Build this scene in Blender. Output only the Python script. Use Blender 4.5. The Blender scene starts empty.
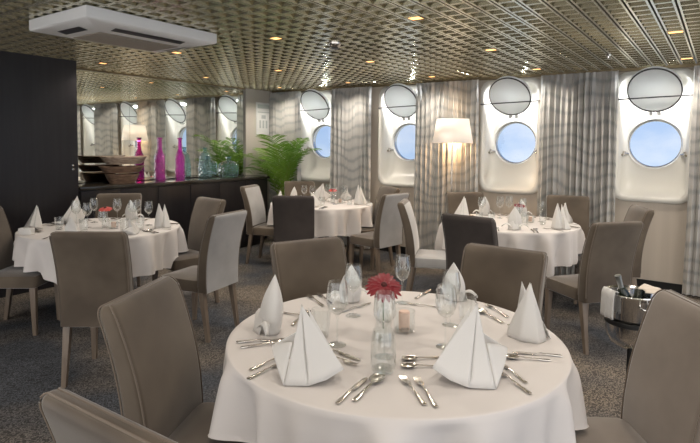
import bpy, bmesh, math, random
from mathutils import Vector, Matrix
random.seed(7)
PI = math.pi
C = bpy.context.scene.collection
R = math.radians
sin, cos = math.sin, math.cos

# ---------------------------------------------------------------- camera model (also used to place things by ray casting)
F_PX, YAW, PITCH, ROLL, SHIFT = 531.078, R(35.16), R(3.321), R(.623), 46.16
CAM = Vector((6.464, -6.812, 1.6))
fwd = Vector((-sin(YAW)*cos(PITCH), cos(YAW)*cos(PITCH), -sin(PITCH)))
rt0 = Vector((cos(YAW), sin(YAW), 0)); up0 = rt0.cross(fwd)
rt = rt0*cos(ROLL) + up0*sin(ROLL); up = rt.cross(fwd)
def on_plane(px, py, z):
    d = fwd*F_PX + rt*(px-350) + up*(221.5-SHIFT-py)
    return CAM + d*((z-CAM.z)/d.z)
RX, FX = Vector((cos(YAW), sin(YAW), 0)), Vector((-sin(YAW), cos(YAW), 0))
def floor_at(px, d):
    return Vector((CAM.x, CAM.y, 0)) + FX*d + RX*((px-350)/F_PX*d)

cd = bpy.data.cameras.new('camera'); cam = bpy.data.objects.new('camera', cd); C.objects.link(cam)
m = Matrix((rt, up, -fwd)).transposed().to_4x4(); m.translation = CAM
cam.matrix_world = m
cd.sensor_width = 36; cd.sensor_fit = 'HORIZONTAL'; cd.lens = F_PX/700*36; cd.shift_y = -SHIFT/700; cd.clip_start = .05
bpy.context.scene.camera = cam

# ---------------------------------------------------------------- materials
def mat(name, col=(.5,.5,.5), rough=.5, metal=0, sheen=0, emit=None, es=0, spec=.5, bump=None, vary=None, transl=0):
    mt = bpy.data.materials.new(name); mt.use_nodes = True
    n = mt.node_tree.nodes; l = mt.node_tree.links; b = n['Principled BSDF']
    b.inputs['Base Color'].default_value = (*col, 1); b.inputs['Roughness'].default_value = rough
    b.inputs['Metallic'].default_value = metal; b.inputs['Specular IOR Level'].default_value = spec
    if sheen: b.inputs['Sheen Weight'].default_value = sheen; b.inputs['Sheen Roughness'].default_value = .4
    if emit: b.inputs['Emission Color'].default_value = (*emit, 1); b.inputs['Emission Strength'].default_value = es
    tc = n.new('ShaderNodeTexCoord')
    if bump:
        t = n.new('ShaderNodeTexNoise'); t.inputs['Scale'].default_value = bump[0]; t.inputs['Detail'].default_value = 4
        l.new(tc.outputs['Object'], t.inputs['Vector'])
        bp = n.new('ShaderNodeBump'); bp.inputs['Strength'].default_value = bump[1]; bp.inputs['Distance'].default_value = bump[2]
        l.new(t.outputs['Fac'], bp.inputs['Height']); l.new(bp.outputs['Normal'], b.inputs['Normal'])
    if vary:   # (scale, colour2, stretch)
        t = n.new('ShaderNodeTexNoise'); t.inputs['Scale'].default_value = vary[0]; t.inputs['Detail'].default_value = 3
        mp = n.new('ShaderNodeMapping'); mp.inputs['Scale'].default_value = vary[2] if len(vary) > 2 else (1,1,1)
        l.new(tc.outputs['Object'], mp.inputs['Vector']); l.new(mp.outputs['Vector'], t.inputs['Vector'])
        r = n.new('ShaderNodeValToRGB'); r.color_ramp.elements[0].position = .35; r.color_ramp.elements[1].position = .65
        r.color_ramp.elements[0].color = (*col, 1); r.color_ramp.elements[1].color = (*vary[1], 1)
        l.new(t.outputs['Fac'], r.inputs['Fac']); l.new(r.outputs['Color'], b.inputs['Base Color'])
    if transl:
        o = n['Material Output']; tr = n.new('ShaderNodeBsdfTranslucent'); tr.inputs['Color'].default_value = (*col, 1)
        mx = n.new('ShaderNodeMixShader'); mx.inputs['Fac'].default_value = transl
        l.new(b.outputs['BSDF'], mx.inputs[1]); l.new(tr.outputs['BSDF'], mx.inputs[2]); l.new(mx.outputs['Shader'], o.inputs['Surface'])
    return mt

def glass_mat(name, tint=(.97,.98,.98), refl=.75, body=0, bodycol=(1,1,1), bump=0):
    mt = bpy.data.materials.new(name); mt.use_nodes = True
    n = mt.node_tree.nodes; l = mt.node_tree.links; n.remove(n['Principled BSDF']); o = n['Material Output']
    tr = n.new('ShaderNodeBsdfTransparent'); tr.inputs['Color'].default_value = (*tint, 1)
    g = n.new('ShaderNodeBsdfGlossy'); g.inputs['Roughness'].default_value = .03; g.inputs['Color'].default_value = (1,1,1,1)
    lw = n.new('ShaderNodeLayerWeight'); lw.inputs['Blend'].default_value = .5
    r = n.new('ShaderNodeMath'); r.operation = 'POWER'; r.inputs[1].default_value = 1.9
    s = n.new('ShaderNodeMath'); s.operation = 'MULTIPLY_ADD'; s.inputs[1].default_value = refl; s.inputs[2].default_value = .045
    l.new(lw.outputs['Facing'], r.inputs[0]); l.new(r.outputs[0], s.inputs[0])
    mx = n.new('ShaderNodeMixShader'); l.new(s.outputs[0], mx.inputs['Fac'])
    base = tr.outputs[0]
    if body:
        df = n.new('ShaderNodeBsdfDiffuse'); df.inputs['Color'].default_value = (*bodycol, 1)
        m2 = n.new('ShaderNodeMixShader'); m2.inputs['Fac'].default_value = body
        l.new(tr.outputs[0], m2.inputs[1]); l.new(df.outputs[0], m2.inputs[2]); base = m2.outputs[0]
    if bump:
        t = n.new('ShaderNodeTexVoronoi'); t.inputs['Scale'].default_value = bump
        tc = n.new('ShaderNodeTexCoord'); l.new(tc.outputs['Object'], t.inputs['Vector'])
        bp = n.new('ShaderNodeBump'); bp.inputs['Strength'].default_value = 1; bp.inputs['Distance'].default_value = .01
        l.new(t.outputs['Distance'], bp.inputs['Height'])
        for q in (g, lw): l.new(bp.outputs['Normal'], q.inputs['Normal'])
    l.new(base, mx.inputs[1]); l.new(g.outputs[0], mx.inputs[2]); l.new(mx.outputs[0], o.inputs['Surface'])
    return mt

M = {}
M['velvet'] = mat('velvet', (.068,.049,.033), .75, sheen=.55, vary=(2.6, (.135,.104,.073)), bump=(300,.15,.002))
M['piping'] = mat('piping', (.15,.115,.085), .7, sheen=.5)
M['legwood'] = mat('legwood', (.20,.155,.115), .4, vary=(8, (.16,.12,.09), (6,6,.6)))
M['cloth'] = mat('cloth', (.71,.67,.645), .75, sheen=.1, bump=(400,.12,.001))
M['napkin'] = mat('napkin', (.86,.845,.82), .75, sheen=.1, bump=(300,.15,.001), transl=.25)
M['steel'] = mat('steel', (.62,.58,.53), .22, 1)
M['chrome'] = mat('chrome', (.78,.77,.76), .1, 1)
M['black'] = mat('black_metal', (.015,.015,.015), .4)
M['cream'] = mat('cream_paint', (.76,.74,.68), .3)
M['lidwhite'] = mat('lid_white', (.86,.88,.88), .3, transl=.55)
M['hingewhite'] = mat('hinge_white', (.82,.83,.82), .3)
M['gasket'] = mat('gasket', (.03,.03,.035), .5)
M['wallpaint'] = mat('wallpaint', (.60,.53,.45), .5, vary=(3, (.55,.485,.41), (4,1,.15)))
M['panelwhite'] = mat('panelwhite', (.52,.48,.43), .5)
M['darkwood'] = mat('darkwood', (.013,.011,.013), .35, vary=(4, (.017,.015,.017), (5,5,.3)), spec=.4)
M['darktop'] = mat('darktop', (.035,.03,.024), .12, spec=.7)
M['mirror'] = mat('mirror', (.86,.88,.84), .015, 1)
M['acwhite'] = mat('ac_white', (.90,.89,.87), .4)
M['acgrille'] = mat('ac_grille', (.36,.32,.27), .6, bump=(250,.4,.004))
M['acslot'] = mat('ac_slot', (.04,.04,.045), .4)
M['shade'] = mat('shade', (.90,.88,.85), .8, transl=.35, emit=(1,.93,.84), es=.28)
M['bulb'] = mat('bulb', (1,.8,.5), .5, emit=(1,.6,.25), es=25)
M['lens'] = mat('amber_lens', (1,.6,.25), .5, emit=(1,.50,.18), es=2.6)
M['candle'] = mat('candle', (.85,.62,.50), .5)
M['label'] = mat('label', (.85,.83,.78), .6)
M['ink'] = mat('ink', (.25,.24,.22), .6)
M['petal'] = mat('petal', (.22,.004,.012), .5, sheen=.3)
M['petal2'] = mat('petal_coral', (.70,.09,.07), .5, sheen=.3)
M['petalc'] = mat('petal_centre', (.07,.01,.008), .8)
M['stem'] = mat('stem', (.10,.16,.04), .5)
M['leaf'] = mat('leaf', (.10,.22,.03), .42, vary=(3, (.26,.42,.05)), transl=.35)
M['leafstem'] = mat('leafstem', (.20,.24,.06), .5)
M['soil'] = mat('soil', (.03,.02,.015), .9)
M['pot'] = mat('pot', (.05,.05,.05), .5)
M['bowlwood'] = mat('bowlwood', (.24,.17,.13), .45, vary=(9, (.50,.40,.31), (3,1,6)), bump=(40,.3,.004))
M['bowldark'] = mat('bowldark', (.13,.08,.055), .35, vary=(9, (.28,.18,.12), (3,1,6)))
M['glass'] = glass_mat('clear_glass')
M['pane'] = glass_mat('pane_glass', (.97,.98,1), .35)
M['magenta'] = glass_mat('magenta_glass', (.80,.12,.66), 1.1, .28, (.70,.06,.55), 26)
M['teal'] = glass_mat('teal_glass', (.66,.82,.84), 1.2, .08, (.25,.45,.48), 26)
M['winebottle'] = mat('winebottle', (.012,.018,.010), .12)
M['foil'] = mat('foil', (.30,.31,.30), .3, .8)
M['beigecloth'] = mat('beigecloth', (.66,.58,.49), .7, sheen=.3)
M['paper'] = mat('paper', (.72,.73,.72), .5)
M['papergrey'] = mat('papergrey', (.42,.46,.46), .5)

# carpet
mt = mat('carpet', (.06,.06,.06), .95); M['carpet'] = mt
n = mt.node_tree.nodes; l = mt.node_tree.links; b = n['Principled BSDF']; tc = n.new('ShaderNodeTexCoord')
w = n.new('ShaderNodeTexNoise'); w.inputs['Scale'].default_value = .9; w.inputs['Detail'].default_value = 2; l.new(tc.outputs['Object'], w.inputs['Vector'])
wv = n.new('ShaderNodeTexWave'); wv.inputs['Scale'].default_value = 9; wv.inputs['Distortion'].default_value = 22; wv.inputs['Detail'].default_value = 3; wv.inputs['Detail Scale'].default_value = 2.2
l.new(tc.outputs['Object'], wv.inputs['Vector'])
r1 = n.new('ShaderNodeValToRGB'); e = r1.color_ramp.elements; e[0].position=.42; e[0].color=(.052,.057,.068,1); e[1].position=.62; e[1].color=(.17,.14,.11,1); l.new(w.outputs['Fac'], r1.inputs['Fac'])
r2 = n.new('ShaderNodeValToRGB'); e = r2.color_ramp.elements; e[0].position=.35; e[0].color=(.42,.42,.43,1); e[1].position=.7; e[1].color=(1.5,1.5,1.5,1); l.new(wv.outputs['Fac'], r2.inputs['Fac'])
mx = n.new('ShaderNodeMixRGB'); mx.blend_type='MULTIPLY'; mx.inputs['Fac'].default_value=1; l.new(r1.outputs[0], mx.inputs[1]); l.new(r2.outputs[0], mx.inputs[2])
fn = n.new('ShaderNodeTexNoise'); fn.inputs['Scale'].default_value = 140; l.new(tc.outputs['Object'], fn.inputs['Vector'])
r3 = n.new('ShaderNodeValToRGB'); e = r3.color_ramp.elements; e[0].position=.35; e[0].color=(.6,.6,.6,1); e[1].position=.65; e[1].color=(1.3,1.3,1.3,1); l.new(fn.outputs['Fac'], r3.inputs['Fac'])
mx2 = n.new('ShaderNodeMixRGB'); mx2.blend_type='MULTIPLY'; mx2.inputs['Fac'].default_value=1; l.new(mx.outputs[0], mx2.inputs[1]); l.new(r3.outputs[0], mx2.inputs[2])
l.new(mx2.outputs[0], b.inputs['Base Color'])
bp = n.new('ShaderNodeBump'); bp.inputs['Strength'].default_value=.6; bp.inputs['Distance'].default_value=.01; l.new(fn.outputs['Fac'], bp.inputs['Height']); l.new(bp.outputs[0], b.inputs['Normal'])

# curtain: silver grey fabric with wavy horizontal strata
mt = mat('curtain', (.4,.4,.4), .6, sheen=.25, transl=.28); M['curtain'] = mt
n = mt.node_tree.nodes; l = mt.node_tree.links; b = n['Principled BSDF']; tc = n.new('ShaderNodeTexCoord')
mp = n.new('ShaderNodeMapping'); mp.inputs['Scale'].default_value = (2.2,.0,1)
l.new(tc.outputs['Object'], mp.inputs['Vector'])
wv = n.new('ShaderNodeTexWave'); wv.bands_direction='Z'; wv.inputs['Scale'].default_value=2.0; wv.inputs['Distortion'].default_value=11; wv.inputs['Detail'].default_value=1; wv.inputs['Detail Scale'].default_value=.45
l.new(mp.outputs[0], wv.inputs['Vector'])
r1 = n.new('ShaderNodeValToRGB'); e = r1.color_ramp.elements; e[0].position=0; e[0].color=(.50,.51,.50,1); e[1].position=1; e[1].color=(.70,.69,.66,1)
e2 = r1.color_ramp.elements.new(.38); e2.color=(.66,.645,.615,1); e3 = r1.color_ramp.elements.new(.12); e3.color=(.56,.56,.545,1)
l.new(wv.outputs['Fac'], r1.inputs['Fac']); l.new(r1.outputs[0], b.inputs['Base Color'])
for q in n:
    if q.type == 'BSDF_TRANSLUCENT': l.new(r1.outputs[0], q.inputs['Color'])

# ceiling metals
M['grid'] = mat('grid_metal', (.86,.81,.64), .22, .75)
M['cell'] = mat('cell_metal', (.27,.245,.155), .30, .85, vary=(3, (.22,.20,.125)))
M['slope'] = mat('slope_metal', (.50,.46,.31), .22, .9)
M['cornice'] = mat('cornice', (.20,.155,.09), .35, .6)
M['baseb'] = mat('baseboard_black', (.008,.008,.008), .4)

# ---------------------------------------------------------------- geometry helpers
class MB:
    def __init__(s): s.v=[]; s.f=[]; s.mi=[]; s.T=Matrix()
    def add(s, vs, fs, k=0):
        b=len(s.v); s.v += [tuple(s.T @ Vector(p)) for p in vs]; s.f += [tuple(b+i for i in q) for q in fs]; s.mi += [k]*len(fs)
    def box(s, lo, hi, k=0):
        x0,y0,z0=lo; x1,y1,z1=hi
        s.add([(x0,y0,z0),(x1,y0,z0),(x1,y1,z0),(x0,y1,z0),(x0,y0,z1),(x1,y0,z1),(x1,y1,z1),(x0,y1,z1)],
              [(0,3,2,1),(4,5,6,7),(0,1,5,4),(1,2,6,5),(2,3,7,6),(3,0,4,7)],k)
    def loft(s, rings, cap=True, closed=True, k=0):
        nn=len(rings[0]); vs=[p for r in rings for p in r]; fs=[]
        for i in range(len(rings)-1):
            for j in range(nn if closed else nn-1):
                a=i*nn+j; b=i*nn+(j+1)%nn; fs.append((a,b,b+nn,a+nn))
        if cap and closed: fs.append(tuple(range(nn))[::-1]); fs.append(tuple(range((len(rings)-1)*nn, len(rings)*nn)))
        s.add(vs,fs,k)
    def lathe(s, prof, n=28, cap=False, k=0, sx=1, sy=1):
        s.loft([[(r*cos(2*PI*i/n)*sx, r*sin(2*PI*i/n)*sy, z) for i in range(n)] for r,z in prof], cap=cap, k=k)
    def tube(s, pts, r, n=10, k=0):
        pts=[Vector(p) for p in pts]; rings=[]
        for i,p in enumerate(pts):
            t=(pts[min(i+1,len(pts)-1)]-pts[max(i-1,0)]).normalized()
            a=Vector((0,0,1)) if abs(t.z)<.9 else Vector((1,0,0)); u=t.cross(a).normalized(); w=t.cross(u)
            rr=r[i] if isinstance(r,(list,tuple)) else r
            rings.append([p+u*rr*cos(2*PI*j/n)+w*rr*sin(2*PI*j/n) for j in range(n)])
        s.loft(rings,k=k)
    def grid(s, fn, nu, nv, k=0):
        vs=[fn(i/nu,j/nv) for j in range(nv+1) for i in range(nu+1)]
        s.add(vs,[(j*(nu+1)+i,j*(nu+1)+i+1,(j+1)*(nu+1)+i+1,(j+1)*(nu+1)+i) for j in range(nv) for i in range(nu)],k)
    def build(s, name, mats, parent=None, smooth=True, bevel=0, angle=40, weld=False, solid=0, sub=0):
        me=bpy.data.meshes.new(name); me.from_pydata(s.v,[],s.f); me.validate(); me.update()
        for q in (mats if isinstance(mats,(list,tuple)) else [mats]): me.materials.append(q)
        if any(s.mi) and len(me.polygons)==len(s.mi): me.polygons.foreach_set('material_index', s.mi)
        bm=bmesh.new(); bm.from_mesh(me)
        if weld: bmesh.ops.remove_doubles(bm, verts=bm.verts, dist=1e-5)
        bmesh.ops.recalc_face_normals(bm, faces=bm.faces)
        if bevel:
            ed=[e for e in bm.edges if len(e.link_faces)==2 and e.calc_face_angle()>R(35)]
            bmesh.ops.bevel(bm, geom=ed, offset=bevel, segments=2, profile=.7, affect='EDGES', clamp_overlap=True)
        if smooth:
            for f in bm.faces: f.smooth=True
            for e in bm.edges:
                if len(e.link_faces)==2 and e.calc_face_angle()>R(angle): e.smooth=False
        bm.to_mesh(me); bm.free()
        o=bpy.data.objects.new(name,me); C.objects.link(o)
        if parent: o.parent=parent
        if solid: md=o.modifiers.new('solid','SOLIDIFY'); md.thickness=solid; md.offset=0
        if sub: md=o.modifiers.new('sub','SUBSURF'); md.levels=sub; md.render_levels=sub
        return o
def tag(o, label, cat, group=None, kind=None):
    o['label']=label; o['category']=cat
    if group: o['group']=group
    if kind: o['kind']=kind
    return o
def thing(name, label, cat, loc=(0,0,0), rz=0, group=None):
    o=bpy.data.objects.new(name,None); C.objects.link(o); o.empty_display_size=.05
    o.location=loc; o.rotation_euler=(0,0,rz); return tag(o,label,cat,group)
def struct(o): o['kind']='structure'; return o
def dup(root, loc, rz, label=None, group=None, scale=None):
    r=root.copy(); C.objects.link(r); r.location=loc; r.rotation_euler=(0,0,rz)
    if scale: r.scale=(scale,)*3
    if label: r['label']=label
    if group: r['group']=group
    for ch in list(root.children):
        c=ch.copy(); C.objects.link(c); c.parent=r
        for g in list(ch.children):
            d=g.copy(); C.objects.link(d); d.parent=c
    return r
def placed(proto, loc, rz, label, group=None, scale=None):
    if not proto.get('used'):
        proto['used']=1; proto.location=loc; proto.rotation_euler=(0,0,rz); proto['label']=label
        if group: proto['group']=group
        if scale: proto.scale=(scale,)*3
        return proto
    return dup(proto, loc, rz, label, group, scale)

# ---------------------------------------------------------------- room shell
CEIL=2.495; XMAX, YMIN = 9.7, -9.7
b=MB(); b.box((-.3,YMIN,-.1),(XMAX,.3,0)); struct(b.build('floor',M['carpet'],smooth=False))
GS=.134; gx0=5.577-GS*41.5
b=MB()
def cell(x,y,s):
    dz=.028; z=CEIL; hx_,hy_=s/2-.0065,s/2-.003
    ring=lambda wx,wy,zz:[(x-hx_+wx,y-hy_+wy,zz),(x+hx_-wx,y-hy_+wy,zz),(x+hx_-wx,y+hy_-wy,zz),(x-hx_+wx,y+hy_-wy,zz)]
    A=ring(0,0,z+.02)+ring(0,0,z)+ring(.013,.010,z)+ring(.024,.021,z+dz)
    P=A[12:16]
    mid=[(P[0][0],y,z+dz-.016),(P[1][0],y,z+dz-.016)]
    fs=[]
    for k in range(4):
        k2=(k+1)%4; fs+= [(k,k2,4+k2,4+k),(4+k,4+k2,8+k2,8+k)]
    b.add(A[:12],fs,0)
    b.add(A[8:16],[(k,(k+1)%4,4+(k+1)%4,4+k) for k in range(4)],1)
    b.add([P[0],P[1],mid[1],mid[0],P[2],P[3]],[(0,1,2,3),(3,2,4,5),(0,3,5),(1,4,2)],2)
nx=int(XMAX/GS)
for ix in range(nx+1):
    for iy in range(nx):
        x=gx0+GS*(ix+.5)
        if x<-.05 or x>XMAX: continue
        y=-.02-GS*(iy+.5)
        cell(x,y,GS)
b.add([(-.3,.3,CEIL+.05),(XMAX,.3,CEIL+.05),(XMAX,YMIN,CEIL+.05),(-.3,YMIN,CEIL+.05)],[(0,1,2,3)],3)
struct(b.build('ceiling',[M['grid'],M['slope'],M['cell'],M['black']],smooth=False))

WX=[1.0,2.60,4.19,5.80,7.41,9.02]
b=MB()
edges=[-.3]
for x in WX: edges += [x-.36,x+.36]
edges.append(XMAX)
for i in range(0,len(edges),2): b.box((edges[i],0,0),(edges[i+1],.12,CEIL))
for x in WX: b.box((x-.36,0,0),(x+.36,.12,1.05)); b.box((x-.36,0,2.40),(x+.36,.12,CEIL))
for x in [.2,1.8,3.4,5.0,6.6,8.2]: b.box((x-.002,-.002,.1),(x+.002,0,1.0),1)
struct(b.build('wall_back',[M['wallpaint'],M['cornice']],smooth=False))
b=MB(); b.box((0,-.012,0),(XMAX,0,.105)); struct(b.build('baseboard_back',M['baseb'],smooth=False))
b=MB(); b.box((0,-.04,CEIL-.03),(XMAX,0,CEIL+.005)); b.box((0,-3.6,CEIL-.022),(.03,-.66,CEIL+.005)); struct(b.build('trim_1',M['cornice'],smooth=False))
b=MB(); b.box((-.3,YMIN,0),(-.02,.12,CEIL+.04)); struct(b.build('wall_left',M['darkwood'],smooth=False))
b=MB(); b.box((-.02,-.66,0),(.03,-.0,CEIL)); struct(b.build('wall_corner',M['panelwhite'],smooth=False))
# dark partition in front of the mirror
b=MB(); b.box((-.02,YMIN,0),(.50,-3.68,CEIL+.02)); b.box((.5,-4.9,.02),(.502,-4.897,CEIL-.02),1)
struct(b.build('wall_partition',[M['darkwood'],M['black']],smooth=False))

# ---------------------------------------------------------------- porthole windows
def rrect(cx,cz,hw,hh,rad,y,n=72,zoff=0):
    out=[]
    for i in range(n):
        a=2*PI*(i+.5)/n; 
        # superellipse-like rounded rectangle by ray marching: corner rounding
        ca,sa=cos(a),sin(a)
        t=1/max(abs(ca)/hw,abs(sa)/hh)
        x,z=ca*t,sa*t
        ix,iz=hw-rad,hh-rad
        if abs(x)>ix and abs(z)>iz:
            # intersection with the corner circle
            sx,sz=math.copysign(ix,x),math.copysign(iz,z)
            bq=ca*sx+sa*sz; cq=sx*sx+sz*sz-rad*rad; t=bq+math.sqrt(max(0,bq*bq-cq)); x,z=ca*t,sa*t
        out.append((cx+x,y,cz+z))
    return out
def circ(cx,cz,r,y,n=72): return [(cx+r*cos(2*PI*(i+.5)/n),y,cz+r*sin(2*PI*(i+.5)/n)) for i in range(n)]
PZ=1.645; FZ=1.725
for wi,x in enumerate(WX):
    t=bpy.data.objects.new('window_%d'%(wi+1),None); C.objects.link(t); t.location=(x,0,0); t['kind']='structure'
    b=MB()
    rings=[rrect(0,FZ,.405,.735,.14,0),rrect(0,FZ,.405,.735,.14,-.022),rrect(0,FZ,.39,.72,.13,-.034),rrect(0,FZ,.365,.695,.12,-.034),
           rrect(0,FZ,.345,.675,.11,-.02),rrect(0,FZ,.335,.662,.10,.06),rrect(0,FZ+.03,.31,.60,.12,.15),rrect(0,FZ+.05,.28,.54,.14,.185),
           circ(0,PZ,.30,.19),circ(0,PZ,.285,.185),circ(0,PZ,.275,.20),circ(0,PZ,.272,.30)]
    b.loft(rings,cap=False); b.build('window_frame',M['cream'],t,angle=50)
    b=MB(); b.loft([circ(0,PZ,.272,.215),circ(0,PZ,.262,.213),circ(0,PZ,.258,.23),circ(0,PZ,.258,.27)],cap=False); b.build('porthole_ring',M['steel'],t)
    b=MB(); b.add(circ(0,PZ,.262,.25),[tuple(range(72))]); b.build('pane',M['pane'],t,smooth=False)
    # clamps
    for s in (-1,1):
        b=MB(); bx,bz=s*.285,PZ-.10
        b.tube([(s*.265,.19,bz-.02),(s*.31,.12,bz-.01)],.013); b.tube([(s*.30,.14,bz+.01),(s*.31,.13,bz-.035)],.018); b.tube([(s*.325,.15,bz-.05),(s*.315,.10,bz-.03)],.012)
        b.build('clamp',M['steel'],t)
    # raised deadlight lid
    al=R(33); b=MB(); hz,hy=1.985,.10
    ld=bpy.data.objects.new('deadlight',None); C.objects.link(ld); ld.parent=t
    ld.location=(0,hy,hz); ld.rotation_euler=(al,0,0)
    rr=.27; z0=.30
    b.loft([circ(0,z0,rr,.03),circ(0,z0,rr,.0),circ(0,z0,rr-.012,-.012),circ(0,z0,rr-.02,-.008)],cap=True); b.build('lid',M['lidwhite'],ld,angle=50)
    b=MB(); b.loft([circ(0,z0,rr-.002,-.006),circ(0,z0,rr-.002,-.018),circ(0,z0,rr-.014,-.018),circ(0,z0,rr-.014,-.006)],cap=False); b.build('gasket',M['gasket'],ld)
    b=MB()
    for s in (-1,1): b.box((s*.04-.016,-.01,-.02),(s*.04+.016,.02,.05))
    b.build('hinge',M['hingewhite'],ld,bevel=.004)
    # bar across
    b=MB(); b.tube([(-.38,-.075,2.145),(.36,-.075,2.165)],.0075,8)
    b.build('curtain_bar',M['acslot'],t)
    for s in (-1,1):
        b=MB(); b.tube([(s*.37,-.075,2.155+s*.01),(s*.37,-.02,2.155+s*.01)],[.012,.018],10); b.build('bar_bracket',M['steel'],t)

# ---------------------------------------------------------------- curtains
def curtain(x0,x1,label,seed):
    rnd=random.Random(seed); wd=x1-x0; nf=max(4,int(wd/.062)); ph=[rnd.uniform(-.9,.9) for _ in range(nf+2)]; am=[rnd.uniform(.6,1.25) for _ in range(nf+2)]
    b=MB()
    def f(u,v):
        z=.03+v*(2.465-.03); s=u*nf; i=int(min(s,nf-1)); fr=s-i
        a=am[i]*(1-fr)+am[i+1]*fr; p=ph[i]*(1-fr)+ph[i+1]*fr
        amp=.042*a*(1-.55*max(0,(v-.93)/.07)) if v>.93 else .042*a
        y=-.125+amp*sin(2*PI*s+p*(1-v)*.9)+.012*sin(5*s+3*v)
        gather=1+.03*(1-v)
        x=x0+wd/2+(u-.5)*wd*gather+.012*sin(4*PI*s+p)+.01*sin(3*(1-v)+p)*(1-v)
        if v>.955: y+=.010*sin(2*PI*s*3+seed)
        return (x,y,z)
    b.grid(f,nf*10,44)
    o=b.build('curtain',M['curtain'],angle=180); return tag(o,label,'curtain','silver grey window curtains')
curtain(.05,.73,'silver grey curtain in the corner behind the palm',1)
curtain(1.37,2.13,'silver grey curtain between the two farthest portholes',2)
curtain(2.88,3.80,'silver grey curtain glowing warm behind the white lamp shade',3)
curtain(4.60,5.46,'silver grey wavy striped curtain behind the table by the window',4)
curtain(6.16,7.05,'silver grey curtain at the right edge reaching the floor',5)
curtain(7.80,8.70,'silver grey curtain beyond the right edge of the room',6)

# ---------------------------------------------------------------- mirror, sideboard
def panel(name,y0,y1,lab):
    b=MB(); b.box((-.018,y0+.0015,1.09),(0,y1-.0015,CEIL-.02)); return tag(b.build(name,M['mirror'],smooth=False),lab,'mirror','wall mirror panels')
panel('wall_mirror',-3.675,-2.72,'tall mirror panel behind the stacked wooden bowls')
panel('wall_mirror',-2.72,-1.69,'tall mirror panel behind the two magenta bottles')
panel('wall_mirror',-1.69,-.662,'tall mirror panel behind the teal glass bottles')
SB=thing('sideboard','long black wooden sideboard with a dark polished top','sideboard',(.26,-2.15,0))
def sbl(b,lo,hi,name,mt,parent=SB,**k):
    b.box((lo[0]-.26,lo[1]+2.15,lo[2]),(hi[0]-.26,hi[1]+2.15,hi[2])); return b.build(name,mt,parent,**k)
sbl(MB(),(0.005,-3.67,.08),(.49,-.64,1.045),'carcass',M['darkwood'],smooth=False)
sbl(MB(),(0.002,-3.672,1.045),(.53,-.615,1.083),'worktop',M['darktop'],bevel=.004)
sbl(MB(),(0.01,-3.66,0),(.45,-.66,.08),'plinth',M['black'],smooth=False)
ys=[-3.66,-3.17,-2.65,-2.14,-1.63,-1.12,-.642]
for i in range(6):
    sbl(MB(),(.49,ys[i]+.003,.09),(.508,ys[i+1]-.003,1.035),'door',M['darkwood'],bevel=.002)
for z in (1.335,1.29):
    b=MB(); b.T=Matrix.Rotation(PI/2,4,'Y'); b.lathe([(0,0),(.006,0),(.006,.012),(.011,.016),(.011,.024),(0,.026)],16)
    o=b.build('coat_peg',M['chrome']); o.location=(.5,-3.75,z); tag(o,'small round chrome peg on the black partition, '+('upper' if z>1.3 else 'lower')+' of two','peg')

# bowls
def bowl(loc,L,W,H,mt,label,rz=0):
    o=thing('wooden_bowl',label,'bowl',loc,rz,'stacked wooden bowls'); b=MB()
    pr=[(.0,0),(.74,0),(.88,H*.45),(1,H),(.95,H+.004),(.90,H*.95),(.7,H*.45),(.5,H*.22),(0,H*.18)]
    b.loft([[(W/2*r*cos(2*PI*i/40),L/2*r*sin(2*PI*i/40),z+(.012*abs(sin(2*PI*i/40))**3 if r>.75 else 0)) for i in range(40)] for r,z in pr],cap=False)
    q=b.build('shell',mt,o,weld=True); return o
bowl((.27,-3.00,1.084),.46,.26,.105,M['bowldark'],'dark wooden bowl at the bottom of the stack on the sideboard',R(4))
bowl((.27,-3.0,1.215),.60,.27,.075,M['bowldark'],'long dark wooden bowl in the middle of the stack',R(-3))
bowl((.27,-2.97,1.325),.66,.30,.085,M['bowlwood'],'long brown oval wooden bowl on top of the stack',R(5))
# bottles
def bottle(px,prof,mt,label,sq=False,x=.24,y=None,grp=None):
    o=thing('glass_bottle',label,'bottle',(x,y,1.084),0,grp)
    b=MB()
    if sq:
        def ring(r,z,e):
            out=[]
            for i in range(32):
                a=2*PI*i/32; c_,s_=cos(a),sin(a); k=(abs(c_)**e+abs(s_)**e)**(-1/e); out.append((r*k*c_,r*k*s_,z))
            return out
        b.loft([ring(r,z,5 if z<prof[-3][1]*.85 else 2) for r,z in prof],cap=False)
    else: b.lathe(prof,32)
    b.build('body',mt,o,weld=True)
    top=prof[-1][1]; r=prof[-1][0]
    b=MB(); b.lathe([(r+.001,top-.018),(r+.008,top-.016),(r+.008,top-.004),(r+.001,top),(r-.004,top-.002)],24); b.build('rim',mt,o)
    return o
pm=[(0,.004),(.066,0),(.073,.02),(.067,.035),(.071,.09),(.067,.17),(.071,.25),(.064,.30),(.036,.36),(.027,.40),(.027,.50),(.030,.52)]
pm=[(r*.95,z*1.12) for r,z in pm]
bottle(0,pm,M['magenta'],'magenta glass bottle on the sideboard, left of the pair',y=-2.43,grp='magenta glass bottles')
bottle(0,pm,M['magenta'],'magenta glass bottle on the sideboard, right of the pair',y=-2.11,grp='magenta glass bottles')
pt=[(0,.004),(.070,0),(.078,.015),(.078,.13),(.074,.15),(.078,.17),(.078,.33),(.06,.37),(.028,.385),(.028,.43),(.032,.45)]
bottle(0,pt,M['teal'],'tall square teal glass bottle on the sideboard',True,y=-1.67)
pw=[(0,.004),(.11,0),(.125,.02),(.125,.13),(.12,.145),(.125,.16),(.122,.20),(.09,.235),(.035,.25),(.035,.29),(.04,.31)]
bottle(0,pw,M['teal'],'squat wide teal glass bottle beside the palm',True,y=-1.22)

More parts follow.
